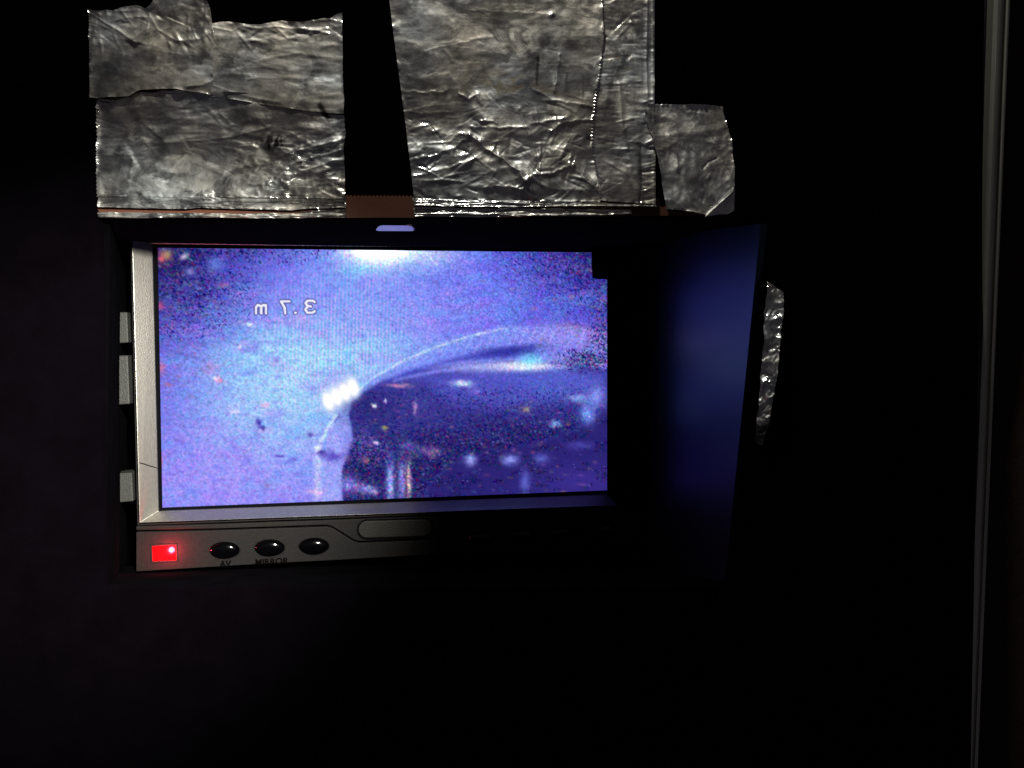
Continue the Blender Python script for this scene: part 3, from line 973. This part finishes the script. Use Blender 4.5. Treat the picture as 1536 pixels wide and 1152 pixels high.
def hA_low(X, Y):
    rg = np.random.default_rng(11)
    h = 2.6 * fbm(X / 70, Y / 40, 3) + 3.0 * crumple(X / 64, Y / 36, 5, 2) + 0.6 * fbm(X / 40, Y / 9, 4, 3)
    h += smooth(330, 400, X) * smooth(180, 225, Y) * 3.6 * crumple((X + Y) / 44, (Y - X * .5) / 26, 6)
    h += ridge(X, Y, [(250, 217), (300, 214), (345, 210), (405, 195)], 3.0, 1.9)
    h += ridge(X, Y, [(152, 222), (215, 217), (250, 217)], 3.0, 0.9)
    h += step(X, Y, [(213, 300), (211, 190), (204, 168), (180, 130)], 9, -3.0) * smooth(262, 205, Y)
    h += ridge(X, Y, [(198, 165), (186, 180), (185, 182)], 3, 1.6)
    h += ridge(X, Y, [(150, 236), (200, 235), (204, 245), (200, 262)], 3.5, 1.2)
    h += ridge(X, Y, [(335, 175), (350, 190), (335, 205)], 3, .9)
    m = smooth(330, 400, X) * smooth(185, 225, Y)
    h += tents(X, Y, 110, (335, 185, 520, 298), (-0.55, 0.6), (4, 15), (2.0, 5), (.08, .32), rg) * (0.25 + m)
    h += tents(X, Y, 60, (150, 150, 350, 298), (0.1, 0.5), (8, 40), (3, 9), (.05, .16), rg)
    for q in ([(425, 237), (455, 228), (480, 222), (520, 212)], [(418, 268), (440, 250), (470, 240), (520, 228)], [(390, 292), (420, 285), (450, 262), (500, 246)]):
        h += ridge(X, Y, q, 3.2, 1.9)
    h += step(X, Y, [(520, 296), (400, 288), (260, 274), (200, 266), (148, 262)], 5, 1.8)
    h *= smooth(0, 8, X - 148) * 0.7 + 0.3
    return h + 8.0


def smudges(X, Y):
    s1 = smooth(-.3, .12, fbm((X + Y * .35) / 3.4, (Y - X * .4) / 13, 8)) * poly_mask(X, Y, [(396, 208), (424, 203), (432, 226), (402, 231)], 8)
    s2 = poly_mask(X, Y, [(478, 160), (484, 157), (492, 170), (501, 184), (495, 187), (485, 175)], 2.5) * smooth(-.7, -.25, fbm(X / 5, Y / 7, 9))
    return s1, s2


def wA_low(X, Y):
    w = wear0(X, Y)
    n = fbm(X / 16, Y / 12, 31)
    w[..., 0] = 0.14 * smooth(0.1, 0.5, n) * smooth(420, 300, X) + 0.18 * poly_mask(X, Y, [(150, 262), (180, 264), (260, 278), (350, 284), (300, 290), (150, 286)], 4)
    s1, s2 = smudges(X, Y)
    w[..., 1] = np.clip(0.95 * s1 + 0.95 * s2 + 0.55 * poly_mask(X, Y, [(404, 290), (412, 287), (416, 290), (408, 296)], 2), 0, 1)
    w[..., 2] = 0.35 * smooth(-.2, .6, fbm(X / 34, Y / 30, 41))
    return w


foil('tape_strip', zig(132, 300, lambda y: 148.5 + 0.01 * (y - 132), 6, 1.0, 1.5), [(132, 517), (182, 519), (190, 521.5), (215, 518), (300, 520)],
     [(140, 134), (525, 150)], [(140, 297), (525, 301)], D - 0.12, 230, 120, hA_low, wA_low, foilA, oA)


def hA_ul(X, Y):
    rg = np.random.default_rng(12)
    h = 2.6 * fbm(X / 48, Y / 40, 13) + 3.0 * crumple(X / 50, Y / 42, 17, 3) * smooth(90, 50, Y) + .4 * fbm(X / 14, Y / 11, 14, 3)
    h += ridge(X, Y, [(140, 24), (165, 40), (185, 52), (210, 70), (225, 52)], 2.6, 1.5)
    h += ridge(X, Y, [(172, 36), (195, 30), (228, 30), (225, 48), (205, 62)], 2.4, 1.2)
    h += ridge(X, Y, [(236, 10), (226, 22), (240, 48), (270, 66), (305, 62), (322, 48)], 2.6, 1.4)
    h += ridge(X, Y, [(240, 92), (232, 112), (245, 108)], 3, 1.2)
    h += ridge(X, Y, [(148, 32), (145, 60), (142, 110)], 3, 1.0)
    h += tents(X, Y, 70, (138, 4, 322, 78), (0.5, 0.9), (6, 22), (3, 7), (.06, .25), rg)
    h += ridge(X, Y, [(286, 135), (310, 132), (322, 124)], 2.5, 1.5)
    h += step(X, Y, [(140, 120), (200, 122), (330, 140)], 10, 1.6)
    return h + 4.2 + 0.04 * Y


def wA_ul(X, Y):
    w = wear0(X, Y)
    n = fbm(X / 26, Y / 18, 33)
    w[..., 0] = np.clip(0.55 * smooth(-0.35, 0.5, n) * smooth(10, 70, Y) + 0.35 * poly_mask(X, Y, [(160, 118), (230, 112), (322, 128), (322, 150), (160, 140)], 7), 0, 1)
    w[..., 1] = 0.7 * smooth(.35, .6, fbm(X / 9, Y / 8, 77)) * smooth(75, 55, Y) * smooth(175, 140, X)
    w[..., 2] = 0.6 * smooth(-.4, .4, fbm(X / 40, Y / 32, 43))
    return w


foil('tape_strip', zig(0, 152, lambda y: np.interp(y, [0, 100, 152], [137, 140, 139.5]), 5.5, 1.0, 1.5),
     [(-4, 312), (8, 319), (36, 324), (150, 323.5)],
     [(136, 17), (141, 19), (150, 20), (160, 17), (172, 18), (185, 14), (208, 11), (214, 13), (222, 17), (229, 12), (234, 4), (240, 1), (246, 3), (262, -1), (308, -3), (318, 6), (324, 30)],
     [(136, 149), (150, 151), (200, 148), (215, 139), (260, 137), (300, 143), (325, 147)], D - 0.28, 130, 110, hA_ul, wA_ul, foilA, oA)


def hA_ur(X, Y):
    rg = np.random.default_rng(15)
    h = 2.4 * fbm(X / 80, Y / 34, 23) + 2.0 * crumple(X / 90, Y / 34, 27, 2) + .25 * fbm(X / 40, Y / 7, 24, 3)
    h += ridge(X, Y, [(322, 44), (350, 50), (365, 42), (382, 46), (420, 44), (470, 50), (512, 42)], 2.6, 1.1)
    h += ridge(X, Y, [(450, 46), (478, 50), (495, 54)], 2.2, 1.4) + ridge(X, Y, [(470, 34), (500, 32), (513, 36)], 2.2, 1.6)
    h += ridge(X, Y, [(368, 134), (374, 124), (385, 122)], 3, 1.4)
    h += ridge(X, Y, [(318, 130), (350, 142), (382, 151), (420, 158)], 3.0, 1.0)
    h += step(X, Y, [(325, 146), (400, 160), (515, 182)], 6, 1.2)
    h += tents(X, Y, 45, (330, 38, 515, 66), (0.0, 0.5), (6, 24), (2.5, 6), (.06, .22), rg)
    h += tents(X, Y, 30, (330, 66, 515, 170), (0.05, 0.2), (15, 60), (4, 10), (.03, .10), rg)
    return h + 3.4 + 0.05 * (Y - 30)


def wA_ur(X, Y):
    w = wear0(X, Y)
    w[..., 0] = np.clip(0.6 * smooth(-.5, .4, fbm(X / 60, Y / 26, 35)) * smooth(45, 75, Y), 0, 1)
    w[..., 1] = 0.6 * poly_mask(X, Y, [(452, 108), (480, 107), (515, 110), (514, 114), (470, 114)], 4)
    w[..., 1] = np.maximum(w[..., 1], 0.95 * smudges(X, Y)[1])
    w[..., 2] = 0.5 + 0.3 * fbm(X / 60, Y / 30, 47)
    return w


foil('tape_strip', [(20, 320.5), (45, 322), (200, 321)], [(20, 514), (100, 516), (150, 517), (178, 519), (200, 518)],
     [(318, 39), (330, 35), (345, 34.5), (362, 38), (380, 40), (395, 40), (410, 36), (425, 34), (440, 36), (455, 36), (472, 33), (488, 30), (496, 31), (502, 26), (510, 22), (516, 20)],
     [(318, 148), (350, 153), (420, 164), (470, 171), (520, 175)], D - 0.20, 140, 100, hA_ur, wA_ur, foilA, oA)


def h_fold(seed, y0, y1, strength=1.0):
    def fn(X, Y):
        t = (Y - y0) / (y1 - y0)
        rg = np.random.default_rng(seed)
        h = 2.6 * np.clip(t, 0, 1) * strength
        for k in range(13):
            yy = y0 + (y1 - y0) * rg.uniform(.02, .98) + 2.2 * fbm(X / 60, X * 0 + k * 7.7, seed + k, 2) * 2
            h += rg.uniform(.5, 1.7) * np.exp(-np.abs(Y - yy) / rg.uniform(.6, 1.6)) * (0.4 + 0.6 * smooth(-.3, .3, fbm(X / 45, X * 0 + k, seed + 50 + k, 2)))
        h += tents(X, Y, 40, (X.min(), y0, X.max(), y1), (0, .25), (6, 26), (1.5, 3.5), (.1, .4), rg)
        return h + 4.0
    return fn


def hA_fold(X, Y):
    h = h_fold(21, 286, 328)(X, Y)
    bump = np.exp(-(((X - 312) / 17) ** 2 + ((Y - 295) / 9) ** 2))
    return h + 5.0 * bump + 2.0 * bump * fbm(X / 7, Y / 3, 3)


def wA_fold(X, Y):
    w = wear0(X, Y)
    w[..., 0] = 0.10 * smooth(0, .5, fbm(X / 40, Y / 4, 53))
    w[..., 1] = 0.4 * smooth(.2, .4, fbm(X / 50, Y / 2.6, 57))
    return w


foil('folded_edge', [(285, 150), (330, 151)], [(285, 520), (330, 520.5)], [(140, 286), (300, 288), (312, 284), (335, 289), (525, 297)],
     [(140, 312), (220, 314), (280, 315), (300, 313), (380, 315.5), (440, 317), (470, 314), (525, 313)], D - 0.75, 260, 44, hA_fold, wA_fold, foilA, oA)
foil('folded_edge', [(285, 150), (330, 151)], [(285, 520), (330, 520.5)], [(140, 319), (260, 320.5), (360, 322), (450, 321), (480, 316), (525, 315)],
     [(140, 327.5), (200, 328.5), (300, 327.5), (400, 328.5), (525, 328)], D - 0.55, 260, 18, h_fold(22, 316, 329, .5), wA_fold, foilA, oA)

# ---- middle sheet
oB = P(790, 325, D)
foilB = empty('foil_sheet', oB)
tag(foilB, 'large middle sheet of wrinkled aluminium foil tape with a beaded vertical seam', 'foil tape', 'foil tape stuck on the black case')

SEAM = [(-12, 899), (10, 902), (60, 904), (110, 899), (150, 893), (185, 889), (230, 887), (270, 893), (300, 899), (326, 900)]


def hB(X, Y):
    rg = np.random.default_rng(31)
    m = smooth(95, 150, Y)
    m2 = smooth(165, 250, Y)
    h = 3.6 * fbm(X / 64, Y / 60, 61) + tents(X, Y, 60, (592, 0, 900, 110), (0.0, 0.9), (3, 16), (1.0, 2.5), (.05, .18), rg) + 0.05 * np.maximum(0, 140 - Y) + 0.18 * fbm(X / 30, Y / 6, 69, 3)
    h += 2.0 * crumple(X / 110, Y / 90, 60, 2)
    h += m * (2.6 * crumple(X / 70, Y / 62, 63, 2) + 0.45 * fbm(X / 34, Y / 7, 62, 3) * smooth(760, 640, X))
    h += m2 * 5.0 * crumple(X / 74 + Y / 120, Y / 66 - X / 160, 66, 3)
    h += tents(X, Y, 120, (592, 95, 900, 235), (0.05, 0.6), (3, 18), (1.2, 4), (.08, .36), rg) * (0.15 + 0.85 * m)
    h += tents(X, Y, 130, (605, 185, 905, 302), (-0.25, 0.8), (4, 22), (1.4, 5), (.12, .5), rg) * (0.1 + m2)
    for q, w_, a in [([(704, 205), (730, 226), (755, 243), (780, 262), (800, 298)], 5, 4.0),
                     ([(612, 243), (640, 238), (680, 226), (704, 208)], 4, 2.6),
                     ([(620, 268), (645, 262), (690, 250), (720, 240)], 4, 2.0),
                     ([(726, 284), (760, 282), (785, 290), (800, 299)], 4, 3.0),
                     ([(776, 284), (800, 266), (830, 262), (858, 250)], 4, 3.0),
                     ([(858, 246), (875, 268), (890, 282)], 4, 3.0),
                     ([(708, 194), (750, 195), (790, 194)], 3, 1.8),
                     ([(720, 186), (745, 188)], 3, 2.2),
                     ([(826, 200), (845, 188), (870, 184), (890, 184)], 4, 2.4),
                     ([(800, 188), (850, 180)], 3, 1.5),
                     ([(690, 144), (705, 152), (716, 143), (722, 162)], 3, 2.0),
                     ([(800, 138), (830, 152), (870, 160), (895, 165)], 3, 1.8),
                     ([(832, 138), (836, 110), (837, 86)], 4, 2.6), ([(846, 140), (848, 112), (838, 96)], 3, 1.5),
                     ([(604, 170), (640, 172), (680, 170)], 3, 1.2), ([(605, 140), (650, 142), (672, 140)], 3, 1.4),
                     ([(780, 165), (795, 210), (802, 240)], 4, 1.6),
                     ([(640, 80), (690, 70), (740, 60)], 3, .7), ([(668, 80), (680, 98)], 2.5, .9),
                     ([(700, 22), (760, 25), (822, 28)], 1.6, .5)]:
        h += ridge(X + 2.5 * fbm(X / 9, Y / 9, 67, 2), Y + 2.5 * fbm(X / 9, Y / 9, 68, 2), q, w_ * .9, a * 1.0)
    h += 2.2 * np.exp(-(((X - 827) / 3.5) ** 2 + ((Y - 29) / 3.5) ** 2))
    return h + 7.0


def wB(X, Y):
    w = wear0(X, Y)
    n = fbm(X / 11, Y / 7, 71)
    zone = poly_mask(X, Y, [(655, 98), (720, 108), (770, 112), (830, 135), (890, 150), (880, 160), (800, 140), (740, 148), (690, 140)], 10)
    w[..., 0] = np.clip(1.1 * smooth(.0, .12, n) * zone + 0.6 * smooth(.42, .5, fbm(X / 8, Y / 7, 72)) * smooth(150, 260, Y)
                        + 0.25 * smooth(.1, .5, fbm(X / 40, Y / 24, 73)), 0, 1)
    w[..., 1] = 0.85 * poly_mask(X, Y, [(805, 90), (809, 88), (806, 132), (803, 130)], 2)
    w[..., 1] += 0.6 * np.exp(-(((X - 829) / 2.2) ** 2 + ((Y - 30) / 2.2) ** 2))
    w[..., 2] = 0.25 * smooth(-.2, .5, fbm(X / 50, Y / 30, 74)) + 0.2 * smooth(110, 60, Y)
    return w


foil('tape_strip', [(-12, 585.5), (3, 587), (60, 593), (200, 609), (330, 623)], SEAM,
     [(580, 3), (592, 1), (620, 0), (700, -3), (910, -3)], [(580, 301), (910, 305)], D - 0.14, 220, 210, hB, wB, foilB, oB)


def hB2(X, Y):
    rg = np.random.default_rng(37)
    seam_x = interp(SEAM)(Y)
    h = 1.4 * fbm(X / 22, Y / 60, 81) + 0.7 * fbm(X / 30, Y / 6, 82, 3)
    h += 2.3 * np.exp(-((X - seam_x) / 2.0) ** 2) * (0.55 + 0.45 * np.sin(Y * 1.25))
    h += ridge(X, Y, [(970, 0), (968, 100), (970, 150)], 2.5, 1.6) + ridge(X, Y, [(978, 0), (978, 180), (980, 318)], 2.0, 1.2)
    h += ridge(X, Y, [(928, 130), (932, 190), (940, 230), (946, 250)], 3, 1.3)
    h += ridge(X, Y, [(955, 215), (966, 220), (978, 212)], 4, 2.0)
    h += ridge(X, Y, [(960, 220), (962, 280), (958, 310)], 4, -2.2)
    h += tents(X, Y, 80, (892, 0, 980, 318), (0.1, .5), (4, 18), (2, 6), (.06, .3), rg)
    h += tents(X, Y, 50, (966, 150, 982, 318), (0.0, .2), (4, 10), (1.5, 3), (.2, .5), rg)
    return h + 8.5


def wB2(X, Y):
    w = wear0(X, Y)
    w[..., 0] = np.clip(1.0 * smooth(.0, .2, fbm(X / 9, Y / 9, 91)) * poly_mask(X, Y, [(908, 90), (930, 74), (950, 82), (952, 100), (930, 116), (908, 122)], 6)
                        + 0.5 * gauss2(X, Y, 955, 218, 5, 8) + .25 * smooth(.2, .5, fbm(X / 20, Y / 40, 92)), 0, 1)
    w[..., 1] = np.exp(-(((X - 903) / 4.5) ** 2 + ((Y - 217.5) / 2.0) ** 2)) + 0.5 * poly_mask(X, Y, [(956, 230), (965, 225), (966, 312), (956, 312)], 4)
    w[..., 2] = 0.2
    return w


def gauss2(X, Y, cx, cy, sx, sy):
    return np.exp(-.5 * (((X - cx) / sx) ** 2 + ((Y - cy) / sy) ** 2))


foil('tape_strip', zig(-12, 326, lambda y: np.interp(y, [a for a, _ in SEAM], [b for _, b in SEAM]) - 2, 5, 0.9, 1.25), [(-12, 980), (150, 980), (326, 982)],
     [(885, 0), (893, 3), (900, 4), (925, 3), (934, -2), (990, -2)], [(880, 302), (990, 309)], D - 0.30, 70, 240, hB2, wB2, foilB, oB)
foil('folded_edge', [(290, 619), (330, 623)], [(290, 982), (330, 984)], [(600, 297), (700, 301), (800, 303), (990, 309)],
     [(600, 310), (760, 312), (880, 311), (990, 311)], D - 0.75, 260, 30, h_fold(41, 296, 314), wA_fold, foilB, oB)
foil('folded_edge', [(290, 621), (330, 623)], [(290, 945), (330, 947)], [(600, 311.5), (700, 313), (800, 314), (990, 317)],
     [(600, 326), (640, 325.5), (720, 327.5), (800, 325), (880, 325.5), (940, 322), (990, 322)], D - 0.6, 240, 24, h_fold(42, 310, 328, .6), wA_fold, foilB, oB)

# ---- small patch right of it
oC = P(1040, 324, D)
foilC = empty('foil_patch', oC)
tag(foilC, 'small dull foil tape patch with one lower corner folded over', 'foil tape', 'foil tape stuck on the black case')


def hC(X, Y):
    rg = np.random.default_rng(51)
    h = 1.3 * fbm(X / 24, Y / 26, 101) + 2.4 * crumple(X / 34, Y / 40, 104) + .4 * fbm(X / 9, Y / 9, 102, 3)
    h += ridge(X, Y, [(1003, 205), (1010, 220), (1014, 235), (1016, 256)], 2.4, 1.7)
    h += ridge(X, Y, [(1066, 208), (1076, 226), (1086, 248), (1098, 272)], 2.4, 1.4)
    h += ridge(X, Y, [(975, 160), (1010, 158), (1050, 159), (1083, 161)], 2.4, 1.6) * (0.6 + .4 * np.sin(X * .9))
    h += ridge(X, Y, [(1054, 253), (1062, 243), (1074, 238)], 2, -1.6)
    h += tents(X, Y, 70, (970, 165, 1100, 318), (1.2, .6), (4, 16), (2, 6), (.05, .22), rg)
    h += 3.0 * smooth(985, 970, X)
    h -= 2.0 * smooth(305, 325, Y)
    return h + 2.2 + 2.6 * smooth(992, 980, X)


def wC(X, Y):
    w = wear0(X, Y)
    w[..., 0] = np.clip(0.55 * poly_mask(X, Y, [(1052, 176), (1083, 160), (1090, 192), (1064, 196)], 6) + .5 * smooth(.45, .55, fbm(X / 7, Y / 7, 111)), 0, 1)
    w[..., 1] = 0.75 * smooth(1.6, .4, seg_dist(X, Y, [(1052, 254), (1062, 244), (1074, 238)])[0])
    w[..., 2] = 0.25 + .2 * fbm(X / 30, Y / 30, 113)
    return w


foil('tape_strip', [(155, 966), (175, 966), (220, 980), (250, 987), (310, 997), (326, 998)], zig(155, 326, lambda y: np.interp(y, [155, 165, 220, 285, 326], [1083, 1084, 1096, 1101, 1100]), 5, 0.8, 1.25),
     [(960, 166), (972, 160), (985, 157.5), (1020, 158), (1060, 159), (1085, 161), (1105, 160)],
     [(960, 314), (1000, 314), (1030, 317), (1058, 322), (1062, 320), (1102, 282)], D - 0.9, 100, 120, hC, wC, foilC, oC)
# the folded-over corner
fl = [P(1058, 325, D - 1.7), P(1062, 318, D - 1.9), P(1101, 279, D - 1.9), P(1102.5, 285, D - 1.6), P(1101, 316, D - 0.9), P(1092, 321, D - 0.9), P(1075, 322, D - 1.0)]
v, f = prism(fl, [p + np.array([0, .15, 0]) for p in fl])
mesh_obj('folded_corner', v, f, M_FOIL, foilC, origin=oC)
v, f = prism([P(1058, 325, D - 2.25), P(1060, 319, D - 2.0), P(1098, 281, D - 2.0), P(1101, 281, D - 2.15), P(1099, 287, D - 2.25)],
             [P(1058, 325, D - 1.75), P(1060, 319, D - 1.95), P(1098, 281, D - 1.95), P(1101, 281, D - 1.8), P(1099, 287, D - 1.75)])
mesh_obj('fold_crease', v, f, M_FOIL, foilC, origin=oC)

# ---- narrow strip by the right side of the recess
oD = P(1140, 668, D)
foilD = empty('foil_strip', oD)
tag(foilD, 'narrow upright strip of crumpled foil at the right of the recess', 'foil tape', 'foil tape stuck on the black case')


def hD(X, Y):
    rg = np.random.default_rng(61)
    h = tents(X, Y, 70, (1125, 425, 1175, 668), (-.55, .5), (5, 14), (3, 7), (.15, .5), rg) + 6 * crumple(X / 20, Y / 26, 125)
    lean = 0.09 * np.where(Y < 558, Y - 424, 134 - (Y - 558) * 0.9) + 0.2 * (X - 1128)
    return h + 1.5 * fbm(X / 12, Y / 14, 121) + lean + 3


def wD(X, Y):
    w = wear0(X, Y)
    w[..., 0] = .2 * smooth(.0, .4, fbm(X / 10, Y / 10, 123))
    w[..., 1] = np.clip(.9 * smooth(628, 640, Y) * smooth(.5, .1, fbm(X / 6, Y / 8, 124)) * 1.0, 0, 1)
    return w


foil('tape_strip', [(424, 1147.5), (470, 1143), (560, 1136), (668, 1129.5)], [(424, 1169), (450, 1169.5), (560, 1158), (640, 1147), (668, 1139)],
     [(1125, 424), (1147.5, 424), (1156, 430), (1170, 441), (1175, 444)], [(1125, 660), (1133, 665), (1140, 667), (1170, 660)], D - 0.5, 40, 190, hD, wD, foilD, oD)

# ------------------------------------------------------------------ brown tape under the foil
def tape(name, front, label, depth=0.06):
    o0 = P(*front[len(front) // 2], D)
    v, f = prism([P(x, y, D - depth) for x, y in front], [P(x, y, D - 0.01) for x, y in front])
    o = mesh_obj(name, v, f, M_BROWN, None, origin=o0)
    o.location = [c * MM for c in o0]
    tag(o, label, 'tape', 'brown parcel tape under the foil')
    return o


top = [(x, 293.5 + 1.6 * float(tri(np.array(x / 5.6)))) for x in np.arange(150, 1060, 1.4)]
top = [(x, y + (x - 560) * 0.006 + (0 if x < 990 else 14)) for x, y in top]
tape('parcel_tape', top + [(1060, 322), (900, 325.5), (620, 326.5), (150, 328)], 'brown parcel tape with serrated upper edge showing between the two foil sheets')
side = [(147.3 + 1.3 * float(tri(np.array(y / 5.6))), y) for y in np.arange(150, 326, 1.4)]
tape('parcel_tape', side + [(175, 325), (175, 150)], 'thin serrated edge of brown tape along the left side of the left foil', 0.09)

# ------------------------------------------------------------------ right-hand trim and side
tr0 = P(1470, 1300, D)
trim = empty('edge_trim', tr0)
tag(trim, 'grey upright trim strip at the far right edge of the case', 'trim')


def upright(name, xs, d1, d0, mat, bevel):
    """xs: (x offsets at y=-300, at y=1500) left and right"""
    (a0, a1), (b0, b1) = xs
    ysn = np.linspace(-300, 1500, 37)
    v = []; f = []
    for y in ysn:
        t = (y + 300) / 1800
        la, lb = a0 + (a1 - a0) * t, b0 + (b1 - b0) * t
        dd = d1 + 9.0 * float(smooth(150, 900, y))
        v += [P(la, y, dd), P(lb, y, dd), P(lb, y, dd) + np.array([0, d0 - d1, 0]), P(la, y, dd) + np.array([0, d0 - d1, 0])]
    for i in range(len(ysn) - 1):
        for k in range(4):
            f.append([4 * i + k, 4 * i + (k + 1) % 4, 4 * i + 4 + (k + 1) % 4, 4 * i + 4 + k])
    f.append([0, 1, 2, 3]); f.append([4 * len(ysn) - 4 + k for k in range(4)])
    return mesh_obj(name, v, f, mat, trim, origin=tr0, bevel=bevel)


upright('trim_bead', ((1505, 1435), (1518, 1443)), D - 3.0, D + 4, M_TRIM, 0.9)
upright('trim_web', ((1510, 1440), (1524, 1449)), D - 1.4, D + 3.6, M_TRIM, 0.1)
upright('trim_lip', ((1522, 1447), (1529, 1453)), D - 2.2, D + 4, M_TRIM, 0.5)
sd = [P(1490, -520, D + 3.5), P(2300, -520, D + 3.5), P(2300, 1720, D + 13), P(1440, 1720, D + 13)]
v, f = prism(sd, [p + np.array([0, 3, 0]) for p in sd])
o = mesh_obj('side_wall', v, f, M_SIDE)
tag(o, 'dark brown surface beyond the trim strip', kind='structure')
